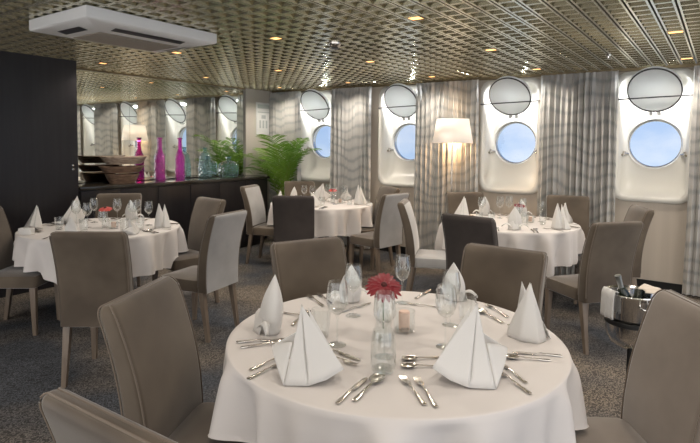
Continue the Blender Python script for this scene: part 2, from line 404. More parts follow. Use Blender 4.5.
# notice on corner wall
t=thing('wall_notice','white framed safety notice on the corner wall panel','notice',(.03,-.26,2.02))
b=MB(); b.box((0,-.17,-.27),(.012,.17,.27)); b.build('frame',M['paper'],t,bevel=.003)
b=MB()
b.box((.0125,-.14,.17),(.0128,.14,.235)); b.box((.0125,-.14,.10),(.0128,.14,.115))
for k in range(3): b.box((.0125,-.10+.075*k,-.16),(.0128,-.06+.075*k,-.03))
b.box((.0125,-.05,.0),(.0128,.05,.06)); b.build('print',M['papergrey'],t,smooth=False)

# ---------------------------------------------------------------- chairs
def rr_ring(hw,y0,y1,z,rad=.02,n=6):
    out=[]; hy=(y1-y0)/2; cy=(y0+y1)/2; rad=min(rad,hy*.98,hw*.98)
    for qx,qy,a0 in ((1,1,0),(-1,1,90),(-1,-1,180),(1,-1,270)):
        for k in range(n):
            a=R(a0+90*k/(n-1)); out.append((qx*(hw-rad)+rad*cos(a), cy+qy*(hy-rad)+rad*sin(a), z))
    return out
def make_chair():
    t=thing('dining_chair','taupe velvet dining chair','chair')
    # backrest
    def sec(u): return .40+u*.63, -.205-.035*u-.075*u*u+.018*sin(PI*u), .098-.026*u, .222+.010*u
    b=MB(); rings=[rr_ring(.21,-.245,-.175,.396,.02)]
    us=[i/16 for i in range(15)]+[.91,.94,.965,.985,.996,1.0]
    def inset(u): return .020*(1-math.sqrt(max(0,1-((u-.93)/.07)**2))) if u>.93 else 0
    for u in us:
        z,yc,th,hw=sec(u); e=inset(u); ey=min(e,.022)
        rings.append(rr_ring(hw-e,yc-th/2+ey,yc+th/2-ey,z,.024))
    b.loft(rings); bo=b.build('backrest',[M['velvet']]*3,t,angle=60)
    for pg in bo.data.polygons:
        pg.material_index = 1 if pg.normal.y<-.85 else (2 if pg.normal.y>.8 and pg.center.z>.5 else 0)
    b=MB()
    for sy in (1,-1):
        side=[]
        for u in us:
            z,yc,th,hw=sec(u); e=inset(u); side.append((hw-e-.004, yc+sy*(th/2-min(e,.022)-.004), z))
        b.tube(side[1:]+[(-p[0],p[1],p[2]) for p in side[:0:-1]],.0034,6)
    b.build('piping',M['piping'],t)
    b=MB()
    b.loft([rr_ring(.215,-.17,.225,.395,.03),rr_ring(.226,-.17,.235,.402,.04),rr_ring(.228,-.17,.238,.47,.04),rr_ring(.222,-.17,.232,.492,.04),rr_ring(.19,-.16,.20,.503,.05),rr_ring(.08,-.08,.09,.508,.05)])
    b.build('seat',M['velvet'],t,angle=50)
    for sx in (-1,1):
        for front in (0,1):
            b=MB(); x=sx*.195; y=.205 if front else -.19; dy=.01 if front else -.06
            r0,r1=.023,.015
            def sq(cx,cy,r,z): return [(cx-r,cy-r,z),(cx+r,cy-r,z),(cx+r,cy+r,z),(cx-r,cy+r,z)]
            b.loft([sq(x+sx*.004,y+dy,r1,0),sq(x,y,r0,.398)]); b.build('leg',M['legwood'],t,bevel=.003)
    return t
chair0=make_chair()
CH={}; CHO={}
def chair(key,mx,my,face,label,group):
    a=R(face); d=Vector((cos(a),sin(a),0)); p=Vector((mx,my,0))+d*.31
    o=placed(chair0,(p.x,p.y,0),a-PI/2,label,group); CH[key]=(p,a); CHO[key]=o
g1,g2,g3,g4='chairs around the near table','chairs around the left table','chairs around the far corner table','chairs around the window table'
chair('A',4.64,-5.62,26,'taupe velvet chair left of the near table, seen from its seat side',g1)
chair('B',5.44,-6.22,92,'taupe velvet chair back cropped by the bottom left corner',g1)
chair('C',6.41,-4.53,214,'brightly lit taupe velvet chair right of the near table, beside the ice bucket',g1)
chair('D',4.46,-4.40,-22,'brown velvet chair behind the near table, left of the red flower',g1)
chair('E',5.48,-3.90,-91,'brown velvet chair behind the near table, right of the red flower',g1)
chair('M',3.20,-5.04,128,'taupe velvet chair with its back turned, in front of the left table',g2)
chair('N',1.02,-3.50,-42,'taupe velvet chair behind the left table against the black sideboard',g2)
chair('P',2.16,-3.18,-98,'light brown velvet chair right of the left table, the farther of two',g2)
chair('Q',3.15,-3.83,192,'taupe velvet chair with pale lit back, right of the left table',g2)
chair('O',1.34,-4.95,38,'taupe velvet chair cut by the left edge with its seat showing',g2)
chair('J',2.62,-2.43,124,'shaded brown velvet chair with its back turned before the corner table',g3)
chair('H',3.33,-1.42,172,'taupe velvet chair with pale lit back, right of the corner table',g3)
chair('K',1.21,-1.72,20,'small chair with pale lit back at the end of the sideboard',g3)
chair('L',1.17,-.64,-40,'grey brown chair behind the corner table next to the palm',g3)
chair('I',2.77,-.62,240,'beige topped chair under the second porthole behind the corner table',g3)
chair('G',3.79,-2.06,22,'taupe velvet chair with pale lit front, left of the window table',g4)
chair('F',4.77,-2.74,84,'shaded brown velvet chair with its back turned before the window table',g4)
chair('R',5.82,-2.34,143,'large brown velvet chair with its back turned, right of the window table',g4)
chair('S',5.84,-1.07,205,'taupe velvet chair side on at the right end of the window table',g4)
chair('T',4.99,-.30,-74,'brown velvet chair against the striped curtain behind the window table',g4)
chair('U',3.88,-.70,-48,'brown velvet chair under the third porthole behind the window table',g4)
chair('V',6.44,-1.02,20,'dark edged velvet chair cut by the right edge of the picture',None)

M['velvetwinlit']=mat('velvet_window_lit',(.34,.33,.32),.7,sheen=.8,vary=(4,(.42,.41,.40)))  # window light on the chair faces, put into a paler velvet colour
M['velvetshaded']=mat('velvet_shaded',(.038,.030,.027),.8,sheen=.35,vary=(5,(.055,.043,.038)),bump=(300,.15,.002))  # shade on the backlit chairs, put into a darker velvet colour
M['velvetlit']=mat('velvet_lit',(.17,.135,.105),.75,sheen=.8,vary=(5,(.21,.17,.135)))  # lit copy of the velvet: light on one chair put into its colour
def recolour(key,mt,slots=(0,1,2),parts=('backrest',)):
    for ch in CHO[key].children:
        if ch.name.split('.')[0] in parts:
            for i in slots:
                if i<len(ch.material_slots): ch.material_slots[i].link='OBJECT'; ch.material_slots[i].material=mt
for k in 'QH': recolour(k,M['velvetwinlit'],(1,))
for k in 'GK': recolour(k,M['velvetwinlit'],(2,)); 
recolour('G',M['velvetwinlit'],(0,),('seat',))
for k in 'FJ': recolour(k,M['velvetshaded'],(0,1,2),('backrest','piping','seat'))
recolour('C',M['velvetlit'],(0,1,2),('backrest','seat'))
# ---------------------------------------------------------------- tables
TH=.79; TR=.694
TAB={'near':(Vector((5.347,-4.886,0)),g1),'left':(floor_at(101,4.98),g2),'corner':(floor_at(322,7.25),g3),'window':(floor_at(511,5.62),g4)}
desc={'near':'near round','left':'left round','corner':'far corner round','window':'round window-side'}
def table(key,seed):
    c,_=TAB[key]; rnd=random.Random(seed)
    t=thing('round_table','black pedestal table under the white cloth, the %s one'%desc[key],'table',c,rnd.uniform(0,1))
    b=MB(); b.lathe([(0,TH-.03),(TR-.01,TH-.03),(TR-.005,TH-.02),(TR-.01,TH-.006),(0,TH-.006)],64); b.build('tabletop',M['darkwood'],t,weld=True)
    b=MB(); b.lathe([(.045,.05),(.045,TH-.03)],20); b.build('pedestal',M['black'],t)
    for k in range(4):
        b=MB(); b.T=Matrix.Rotation(k*PI/2,4,'Z'); b.box((.02,-.03,.0),(.26,.03,.045)); b.build('foot',M['black'],t,bevel=.01)
    # cloth
    ph=[rnd.uniform(0,6.28) for _ in range(6)]
    prof=[0,.15,.3,.45,.6,.65,.68,TR]
    nseg=300; rings=[]
    near=[(p,a) for p,a in CH.values() if (p-c).length<1.45]
    def pt(th,s):
        # s = distance along the skirt
        w=(.75*sin(13*th+ph[0]+.8*sin(2*th))+.5*sin(19*th+ph[1]+.7*sin(3*th))+.3*sin(7*th+ph[2])+.2*sin(31*th+ph[3])); w=(w if w<0 else w*1.25)-.55
        f=max(0,s)/.36
        rr=TR+.004+.012*min(1,f*5)+f*.015+w*.052*min(1,f*1.4)**.7*min(1,f*8)
        z=TH+.002-s
        x,y=c.x+rr*cos(th),c.y+rr*sin(th)
        for p,a in near:
            dx,dy=x-p.x,y-p.y; lx=dx*sin(a)-dy*cos(a); ly=dx*cos(a)+dy*sin(a)
            if abs(lx)<.30 and ly<-.06:
                rr=min(rr,TR+.007); x,y=c.x+rr*cos(th),c.y+rr*sin(th)
        if z<.53:
            for p,a in near:
                dx,dy=x-p.x,y-p.y; lx=dx*sin(a)-dy*cos(a); ly=dx*cos(a)+dy*sin(a)
                if abs(lx)<.27 and -.2<ly<.27:
                    ex=min(1,max(0,(.27-abs(lx))/.03)); ey=min(1,max(0,(.27-ly)/.025)); z=max(z,.53*ex*ey+z*(1-ex*ey))
        return (x-c.x,y-c.y,z)
    for r in prof: rings.append([(r*cos(2*PI*i/nseg),r*sin(2*PI*i/nseg),TH+.0025) for i in range(nseg)])
    rings.append([( (TR+.004)*cos(2*PI*i/nseg),(TR+.004)*sin(2*PI*i/nseg),TH-.001) for i in range(nseg)])
    for k in range(1,19):
        rings.append([pt(2*PI*i/nseg,(k/18)*(.37+.045*cos(4*2*PI*i/nseg+ph[4]))+.005) for i in range(nseg)])
    b=MB(); b.loft(rings[1:],cap=False); b.add([(0,0,TH+.0025)]+rings[1],[(0,i+1,(i+1)%nseg+1) for i in range(nseg)])
    o=b.build('tablecloth',M['cloth'],weld=True,angle=70); o.location=c
    tag(o,'white cloth hanging over the %s table'%desc[key],'tablecloth')
for i,k in enumerate(TAB): table(k,i+3)
ZT=TH+.0035

# ---------------------------------------------------------------- tableware prototypes
def fold(b,P,base,bulge=.012,n=10,lift=0):
    # a cloth surface hanging from the peak P to an open base polyline
    P=Vector(P); base=[Vector(q) for q in base]; m_=len(base)-1; K=6
    def f(u,v):
        s=u*m_; i=min(int(s),m_-1); fr=s-i; q=base[i]*(1-fr)+base[i+1]*fr
        w=v; h=v**1.22; p=Vector((P.x*(1-h)+q.x*h,P.y*(1-h)+q.y*h,P.z*(1-w)+q.z*w))
        out=Vector((q.x-P.x,q.y-P.y,0)); 
        if out.length>1e-6: out.normalize()
        return p+out*bulge*4*w*(1-w)*(1 if lift==0 else .6)
    b.grid(f,m_*K,n)
def napkin_pyramid(name='napkin',m=1):
    b=MB(); X=lambda *p:(p[0]*m,p[1],p[2])
    P=X(-.018,-.015,.232)
    fold(b,P,[X(0,.105,.002),X(.07,.070,.004)],.004)
    fold(b,P,[X(.07,.070,.004),X(.115,.035,.020),X(.155,-.005,.050)],.010)
    fold(b,P,[X(-.052,-.03,.002),X(-.02,.05,.002),X(0,.105,.002)],.003)
    fold(b,P,[X(.155,-.005,.050),X(.06,-.05,.002),X(.0,-.07,.002),X(-.052,-.03,.002)],.010)
    b.grid(lambda u,v:tuple((Vector(X(-.016,.040,.118))*(1-u)+Vector(X(-.002,.105,.002))*u)*(1-v)+Vector(X(-.135,-.005,.070))*v+Vector((0,.010,.014))*4*v*(1-v)*(.3+u)),8,8)
    b.grid(lambda u,v:tuple((Vector(X(-.135,-.005,.070))*(1-u)+Vector(X(-.045,-.04,.002))*u)*(1-v)+Vector(X(-.01,.02,.150))*v+Vector((0,-.02,0))*4*v*(1-v)),8,8)
    fold(b,X(-.002,-.030,.218),[X(.10,.025,.012),X(.125,-.04,.035),X(.05,-.085,.002)],.010)
    o=b.build(name,M['napkin'],weld=True,angle=30,solid=.0018); return tag(o,'x','napkin')
def napkin_tulip(name='napkin'):
    b=MB()
    def f(u,v):
        th=u*2*PI; r=(.050+.016*sin(PI*v))*(1-v**2.6); crease=1+.20*math.exp(-((u-.25)/.035)**2)
        return (r*cos(th), r*.60*sin(th)*crease-.014*v, .002+v*.20)
    b.grid(f,40,16)
    fold(b,(.012,-.012,.165),[(-.035,.045,.002),(.02,.062,.002),(.062,.03,.002)],.010)
    for s_ in (-1,1):
        b.grid(lambda u,v,s_=s_:(s_*(.03+.085*u), .030+(v-.5)*.05*(1-u*.85), .030+.030*sin(PI*u*.9)-.010*u+.006*cos(6*(v-.5))),8,5)
    o=b.build(name,M['napkin'],weld=True,angle=50,solid=.0018); return tag(o,'x','napkin')
def napkin_twin(name='napkin'):
    b=MB()
    fold(b,(-.034,.0,.228),[(-.090,.02,.004),(-.05,.06,.002),(.0,.085,.002),(.05,.07,.002),(.07,.0,.002)],.008)
    fold(b,(.034,-.02,.242),[(.085,.03,.004),(.095,-.02,.002),(.04,-.07,.002),(-.03,-.075,.002),(-.09,-.02,.004)],.010)
    fold(b,(.034,-.014,.238),[(-.06,.0,.06),(.0,.03,.05),(.085,.03,.004)],.004)
    fold(b,(.01,.03,.120),[(-.06,.06,.002),(0,.098,.002),(.075,.065,.002)],.012)
    o=b.build(name,M['napkin'],weld=True,angle=38,solid=.0018); return tag(o,'x','napkin')
nap={'A':napkin_pyramid(m=-1),'B':napkin_pyramid(),'T':napkin_tulip(),'W':napkin_twin()}

def wine_glass():
    t=thing('wine_glass','x','glass')
    b=MB(); b.lathe([(.0,.118),(.012,.120),(.030,.135),(.041,.160),(.043,.180),(.040,.210),(.034,.245),(.0325,.245),(.0385,.208),(.0413,.180),(.039,.162),(.028,.138),(.0,.126)],28); b.build('bowl',M['glass'],t,weld=True)
    b=MB(); b.lathe([(.0055,.006),(.004,.02),(.0038,.09),(.006,.114),(.013,.121)],14); b.build('stem',M['glass'],t)
    b=MB(); b.lathe([(.0,.001),(.035,.0005),(.036,.002),(.020,.004),(.006,.009),(0,.009)],28); b.build('foot',M['glass'],t,weld=True)
    return t
def tumbler():
    o=None; b=MB(); b.lathe([(0,.001),(.027,0),(.031,.004),(.037,.06),(.038,.115),(.0362,.115),(.0352,.06),(.029,.014),(0,.012)],28)
    return tag(b.build('tumbler',M['glass'],weld=True),'x','glass')
def carafe():
    b=MB(); b.lathe([(0,.001),(.032,0),(.040,.004),(.046,.03),(.046,.09),(.041,.135),(.037,.15),(.0355,.15),(.0395,.134),(.044,.09),(.044,.03),(.037,.014),(0,.012)],32)
    return tag(b.build('tumbler',M['glass'],weld=True),'x','glass')
def bar(b,secs,k=0):
    # secs: (y, halfwidth, z, thickness)
    b.loft([[(-w,y,z-t/2),(-w*.5,y,z-t/2-.0004),(w*.5,y,z-t/2-.0004),(w,y,z-t/2),(w*.9,y,z+t/2),(0,y,z+t/2+.0012),(-w*.9,y,z+t/2)] for y,w,z,t in secs])
HANDLE=[(-.100,.002,.004,.002),(-.098,.0075,.004,.003),(-.085,.0085,.004,.003),(-.05,.0055,.005,.003),(-.01,.0032,.008,.003),(.02,.0030,.010,.003),(.032,.0035,.010,.0025)]
def fork():
    b=MB(); bar(b,HANDLE+[(.040,.009,.009,.002),(.050,.0125,.007,.002),(.058,.0125,.006,.002)])
    for k in range(4):
        x=-.0100+.00667*k; b.loft([[(x-w,y,z-.001),(x+w,y,z-.001),(x+w,y,z+.001),(x-w,y,z+.001)] for y,w,z in ((.057,.0022,.006),(.08,.002,.005),(.100,.0008,.009))])
    return tag(b.build('fork',M['steel'],weld=True),'x','fork')
def spoon():
    b=MB(); bar(b,HANDLE)
    b.grid(lambda u,v:((lambda w:((u-.5)*2*w, .030+v*.070, .003+.0075*((2*u-1)**2)*(w/.02)+.006*(2*v-1)**2))(.0215*math.sqrt(max(0,1-(2*v-1)**2))**.8+.0025)),10,14)
    return tag(b.build('spoon',M['steel'],weld=True,solid=.0012),'x','spoon')
def knife():
    b=MB(); bar(b,HANDLE[:5]+[(.0,.005,.006,.004),(.006,.0095,.005,.002),(.03,.0105,.004,.0016),(.08,.0105,.004,.0014),(.100,.006,.004,.001),(.105,.001,.004,.0006)])
    return tag(b.build('knife',M['steel'],weld=True),'x','knife')
P_wine,P_tum,P_car,P_fork,P_spoon,P_knife=wine_glass(),tumbler(),carafe(),fork(),spoon(),knife()

# near table
near_c=TAB['near'][0]
def pz(px,py): v=on_plane(px,py,ZT); v.z=ZT; return v
gN='folded napkins on the near table'
def nk(kind,px,py,rz,label,sc=1): placed(nap[kind],pz(px,py),R(rz),label,gN,sc)
def outward(p): 
    d=p-near_c; return math.degrees(math.atan2(d.y,d.x))-90
for kind,px,py,dr,sc,lab in [
  ('T',271,331,20,1.22,'white napkin folded tall and narrow, leftmost on the near table'),
  ('A',303,374,12,1.05,'white pyramid napkin nearest the knife and big spoon at front left'),
  ('T',350,302,0,.98,'white leaf shaped napkin behind the wine glasses left of the red flower'),
  ('T',454,300,0,1.0,'white leaf shaped napkin behind the wine glasses right of the red flower'),
  ('W',526,336,25,1.0,'white twin peaked napkin at the right rear of the near table'),
  ('B',474,376,-8,1.10,'white pyramid napkin at front right beside the two forks')]:
    p=pz(px,py); nk(kind,px,py,outward(p)+dr,lab,sc)
gG='glasses on the near table'
for pr,px,py,sc,lab in [
  (P_wine,337,345,1.06,'wine glass at the left of the near table beside the standing spoon'),
  (P_wine,353,316,1.0,'wine glass directly in front of the leaf napkin left of the flower'),
  (P_wine,384,357,1.02,'wine glass in front of the red flower, at the middle of the near table'),
  (P_wine,402,303,1.0,'tall glass just behind the red flower on the near table'),
  (P_wine,450,325,1.0,'wine glass in front of the leaf napkin right of the flower'),
  (P_wine,445,347,1.02,'wine glass nearest the front right pyramid napkin'),
  (P_tum,467,321,1.1,'tumbler to the right of the wine glasses on the near table'),
  (P_tum,321,337,1.05,'tumbler behind the front left pyramid napkin'),
  (P_car,383,371,1.0,'wide clear tumbler between the big spoon and the forks')]:
    v=pz(px,py); placed(pr,v,R(px%90),lab,gG,sc)
gC='cutlery on the near table'
def cut(pr,a,bb,lab,z=0):
    A=pz(*a); B=pz(*bb); d=B-A; L=min(max(d.length,.17),.21); mid=(A+B)/2
    if d.length<.15: mid=A+d.normalized()*L/2
    placed(pr,(mid.x,mid.y,ZT+z),math.atan2(d.y,d.x)-PI/2,lab,gC,L/.205)
cut(P_knife,(329,411),(372,374),'table knife lying left of the big spoon at the front edge')
cut(P_spoon,(345,410),(388,371),'big spoon beside the knife at the front of the near table')
cut(P_fork,(430,412),(398,373),'left of the two forks at the front of the near table')
cut(P_fork,(442,416),(412,373),'right of the two forks at the front of the near table')
cut(P_knife,(233,343),(290,339.5),'upper knife behind the front left pyramid napkin, handle to the rim')
cut(P_spoon,(240,348),(287,343),'lower spoon under the tall left napkin, handle to the rim')
cut(P_fork,(249,371),(287,356),'upper fork left of the front left pyramid napkin')
cut(P_fork,(247,380),(284,363),'lower fork left of the front left pyramid napkin')
cut(P_knife,(318,346),(362,361.5),'knife showing its tip right of the front left pyramid napkin')
cut(P_fork,(316,353),(358,366.5),'fork showing its tip right of the front left pyramid napkin')
cut(P_spoon,(443,358),(403,360.5),'upper spoon left of the front right pyramid napkin')
cut(P_spoon,(446,367),(408,367.5),'lower spoon left of the front right pyramid napkin')
cut(P_knife,(563,356.5),(513,353),'upper knife at the right rim of the near table')
cut(P_spoon,(551,361),(503,358),'lower spoon at the right rim of the near table')
cut(P_fork,(527,384),(500,364),'upper fork right of the front right pyramid napkin')
cut(P_fork,(531,395),(496,371),'lower fork right of the front right pyramid napkin')
cut(P_spoon,(506,325),(474,309),'spoon lying behind the twin peaked napkin')
cut(P_fork,(512,320),(482,303),'fork lying behind the twin peaked napkin')
cut(P_knife,(543,324),(512,325),'knife end showing right of the twin peaked napkin')
cut(P_fork,(327,309),(305,294),'left of the two forks behind the left wine glass')
cut(P_fork,(335,307),(315,292),'right of the two forks behind the left wine glass')
cut(P_spoon,(282,313),(309,318),'spoon lying behind the tall left napkin')
cut(P_spoon,(292,326),(308,312),'spoon standing out in front of the left forks')
cut(P_knife,(340,313),(372,303),'knife lying left of the red flower')
cut(P_knife,(411,302),(434,288),'knife lying right of the red flower')
cut(P_fork,(440,308),(414,305),'fork lying right of the candle jar')

# vase, gerbera, candle
def flower(loc,mt,label,r=.063,tilt=(R(24),0,0),rz=R(30),stem=.15):
    t=thing('gerbera',label,'flower',loc,rz)
    h=bpy.data.objects.new('flower_head',None)
    b=MB()
    for lay,(cnt,rr,el,wd) in enumerate(((24,r,.05,.0075),(22,r*.82,.25,.007),(20,r*.5,.5,.005))):
        for k in range(cnt):
            a=2*PI*(k+.5*lay)/cnt+random.uniform(-.06,.06); L=rr*random.uniform(.92,1.06); dz=random.uniform(-.005,.004)
            def f(u,v,a=a,L=L,el=el,wd=wd,dz=dz):
                rad=.010+v*(L-.010); w=wd*(.35+1.0*sin(PI*min(1,v*.82+.08)))*(1 if v<.97 else .5); z=rad*el*(1-.9*v)+dz*v-.012*v*v+.002*(2*u-1)**2
                x=rad; y=(u-.5)*2*w
                return (x*cos(a)-y*sin(a),x*sin(a)+y*cos(a),z)
            b.grid(f,3,6)
    b.T=Matrix()
    hd=b.build('petals',mt,t,angle=60); hd.rotation_euler=tilt
    b=MB(); b.lathe([(0,.013),(.008,.013),(.013,.008),(.014,.002)],20); c=b.build('flower_centre',M['petalc'],t,weld=True); c.rotation_euler=tilt
    b=MB(); b.tube([(0,0,0),(0,.002,-stem*.5),(0,.0,-stem)],.0028,8); b.build('flower_stem',M['stem'],t)
    return t
cdir=math.degrees(math.atan2(RX.y,RX.x))
v=pz(383,340)
b=MB(); b.lathe([(0,.001),(.034,0),(.037,.004),(.036,.05),(.029,.10),(.023,.14),(.026,.19),(.0245,.19),(.0215,.14),(.0275,.10),(.034,.05),(.034,.014),(0,.012)],30)
o=b.build('bud_vase',M['glass'],weld=True); o.location=v; tag(o,'clear glass bud vase holding the dark red gerbera','vase')
fz=on_plane(383,289,1.01); flower((v.x,v.y,1.022),M['petal'],'dark red gerbera in the vase on the near table',rz=R(cdir),tilt=(R(34),R(4),0),stem=.18,r=.078)
v=pz(404,331); t=thing('candle_jar','glass candle jar with a pale pink candle behind the flower','candle',v)
b=MB(); b.lathe([(0,.002),(.043,0),(.047,.006),(.047,.09),(.045,.09),(.045,.012),(0,.010)],30); b.build('jar',M['glass'],t,weld=True)
b=MB(); b.lathe([(0,.013),(.024,.013),(.024,.084),(.021,.089),(0,.089)],24); b.build('wax',M['candle'],t,weld=True)
b=MB()
a0=math.atan2(-FX.y,-FX.x)
for k in range(7):
    a=a0-.35+.1*k; 
    b.add([(.0475*cos(a+d),.0475*sin(a+d),z) for d,z in ((0,.022),(.055,.022),(.055,.030+.004*(k%2)),(0,.030))],[(0,1,2,3)])
b.build('jar_lettering',M['ink'],t,smooth=False)

# other tables
def setting(key,items,glasses,fl,flmat,flab,seed):
    c,_=TAB[key]; rnd=random.Random(seed); D=desc[key]
    P=lambda X,Y: Vector((c.x,c.y,ZT))+RX*X+FX*Y
    for i,(kind,X,Y,rz,sc,lab) in enumerate(items):
        p=P(X,Y); d=p-c; a=math.degrees(math.atan2(d.y,d.x))-90
        placed(nap[kind],p,R(a+rz),lab,'folded napkins on the %s table'%D,sc)
    n=6
    for k in range(n):
        a=math.atan2(items[k%len(items)][2],items[k%len(items)][1])
        ca,sa=cos(a),sin(a)
        for pr,off,rad,nm,gl in ((P_fork,-.16,.56,'forks','steel fork laid on the cloth of the %s table'),(P_knife,.16,.56,'knives','steel knife laid on the cloth of the %s table'),(P_spoon,.195,.56,'spoons','steel spoon laid on the cloth of the %s table')):
            X=ca*rad-sa*off; Y=sa*rad+ca*off; p=P(X,Y); dirv=-(RX*ca+FX*sa)
            placed(pr,p,math.atan2(dirv.y,dirv.x)-PI/2,gl%D,'%s on the %s table'%(nm,D))
    for X,Y,kind,sc in glasses:
        p=P(X,Y); placed(P_wine if kind=='w' else P_tum,p,0,'clear %s on the cloth of the %s table'%('stemmed wine glass' if kind=='w' else 'tumbler',D),'%s on the %s table'%('wine glasses' if kind=='w' else 'tumblers',D),sc)
    X,Y=fl; p=P(X,Y); b=MB(); b.lathe([(0,.001),(.03,0),(.033,.004),(.032,.06),(.02,.12),(.022,.15),(.0205,.15),(.0185,.12),(.030,.06),(.030,.012),(0,.010)],24)
    o=b.build('bud_vase',M['glass'],weld=True); o.location=p; tag(o,'small clear bud vase at the middle of the %s table'%D,'vase')
    flower((p.x,p.y,p.z+.18),flmat,flab,rz=R(cdir),stem=.13,tilt=(R(15),0,0))
    v=P(X+.10,Y-.05); t=thing('candle_jar','glass candle jar on the %s table'%D,'candle',v)
    b=MB(); b.lathe([(0,.002),(.04,0),(.043,.006),(.043,.08),(.041,.08),(.041,.012),(0,.010)],24); b.build('jar',M['glass'],t,weld=True)
    b=MB(); b.lathe([(0,.013),(.022,.013),(.022,.06),(0,.062)],20); b.build('wax',M['candle'],t,weld=True)
setting('left',[
 ('A',-.56,-.13,0,.95,'white pyramid napkin, leftmost on the left table'),
 ('A',-.40,.27,20,1.15,'taller white pyramid napkin, second from left on the left table'),
 ('T',-.02,-.53,0,.85,'white rounded napkin just above the turned chair back at the left table'),
 ('T',.07,.50,0,1.05,'white rounded napkin behind the coral flower on the left table'),
 ('W',.55,.06,-20,.95,'white twin peaked napkin, rightmost on the left table'),
 ('A',.42,-.36,10,.6,'low white napkin at the right front of the left table')],
 [(-.27,.05,'w',1.0),(-.13,-.02,'w',.95),(-.22,.3,'w',1.0),(.02,.28,'w',1.0),(.20,.33,'w',.95),(.24,.12,'w',1.0),(.38,.16,'w',.95),(.40,-.12,'t',1.1),(.30,-.22,'t',1.0),(-.33,-.14,'t',1.0),(-.05,-.25,'t',1.0),(.14,-.3,'w',.8)],
 (.03,.0),M['petal2'],'coral red gerbera on the left table',11)
setting('corner',[
 ('T',-.42,.30,0,1.0,'white rounded napkin at the left end of the corner table'),
 ('A',-.02,.30,0,1.1,'white pyramid napkin left of the flower on the corner table'),
 ('W',.52,-.05,0,1.1,'white twin peaked napkin at the right end of the corner table'),
 ('A',-.10,-.42,0,.8,'small white napkin at the front of the corner table'),
 ('A',.34,.38,0,.8,'white napkin at the rear right of the corner table'),
 ('T',-.56,-.15,0,.9,'white napkin behind the dark chair at the corner table')],
 [(-.25,.1,'w',.95),(-.12,-.1,'w',1.0),(.08,.2,'w',1.0),(.18,-.12,'w',.95),(.30,.12,'w',1.0),(-.3,-.2,'t',1.1),(.02,-.28,'t',1.0),(.38,-.2,'t',1.0)],
 (.15,.05),M['petal2'],'coral red gerbera on the corner table',12)
setting('window',[
 ('A',-.47,.18,0,1.1,'white pyramid napkin, leftmost on the window table'),
 ('T',-.10,-.50,0,1.1,'tall white rounded napkin at the front left of the window table'),
 ('W',.38,-.40,10,1.05,'white twin peaked napkin at the front right of the window table'),
 ('W',.60,.02,0,.9,'white twin peaked napkin, rightmost on the window table'),
 ('T',-.14,.52,0,1.1,'white rounded napkin at the rear left of the window table'),
 ('T',.28,.48,0,1.0,'white rounded napkin at the rear right of the window table')],
 [(-.25,.2,'w',1.0),(-.02,.3,'w',1.0),(.10,.36,'w',1.0),(.22,.25,'w',.95),(.02,-.25,'w',.9),(.12,-.12,'t',1.1),(-.22,-.1,'t',1.0),(.35,.05,'w',.9),(-.35,-.12,'t',1.0),(.3,-.15,'t',1.0)],
 (.12,.05),M['petal'],'red gerbera on the window table',13)
# small white card holder on left table
p=Vector((TAB['left'][0].x,TAB['left'][0].y,ZT))+RX*(-.46)+FX*(-.42)
b=MB(); b.box((-.055,-.03,0),(.055,.03,.055)); o=b.build('sugar_holder',M['napkin'],bevel=.006); o.location=p; o.rotation_euler=(0,0,R(cdir)); tag(o,'small white rectangular holder at the left end of the left table','holder')

# ---------------------------------------------------------------- floor lamp
lx,ly=3.55,-.36
t=thing('floor_lamp','floor lamp with white drum shade glowing in front of the curtain','lamp',(lx,ly,0))
b=MB(); b.lathe([(.26,1.635),(.205,1.945)],48); b.build('lamp_shade',M['shade'],t,solid=.003)
b=MB(); b.lathe([(0,0),(.13,0),(.13,.015),(.02,.025),(0,.025)],32); b.build('base',M['steel'],t,weld=True)
b=MB(); b.tube([(0,0,.02),(0,0,1.70)],.009,12); b.build('pole',M['steel'],t)
b=MB(); b.lathe([(0,1.70),(.025,1.72),(.032,1.75),(.02,1.79),(0,1.80)],20); b.build('bulb',M['bulb'],t,weld=True)
ld=bpy.data.lights.new('lamp_light','POINT'); ld.energy=15; ld.color=(1,.60,.28); ld.shadow_soft_size=.04
o=bpy.data.objects.new('lamp_light',ld); C.objects.link(o); o.parent=t; o.location=(0,.09,1.66)

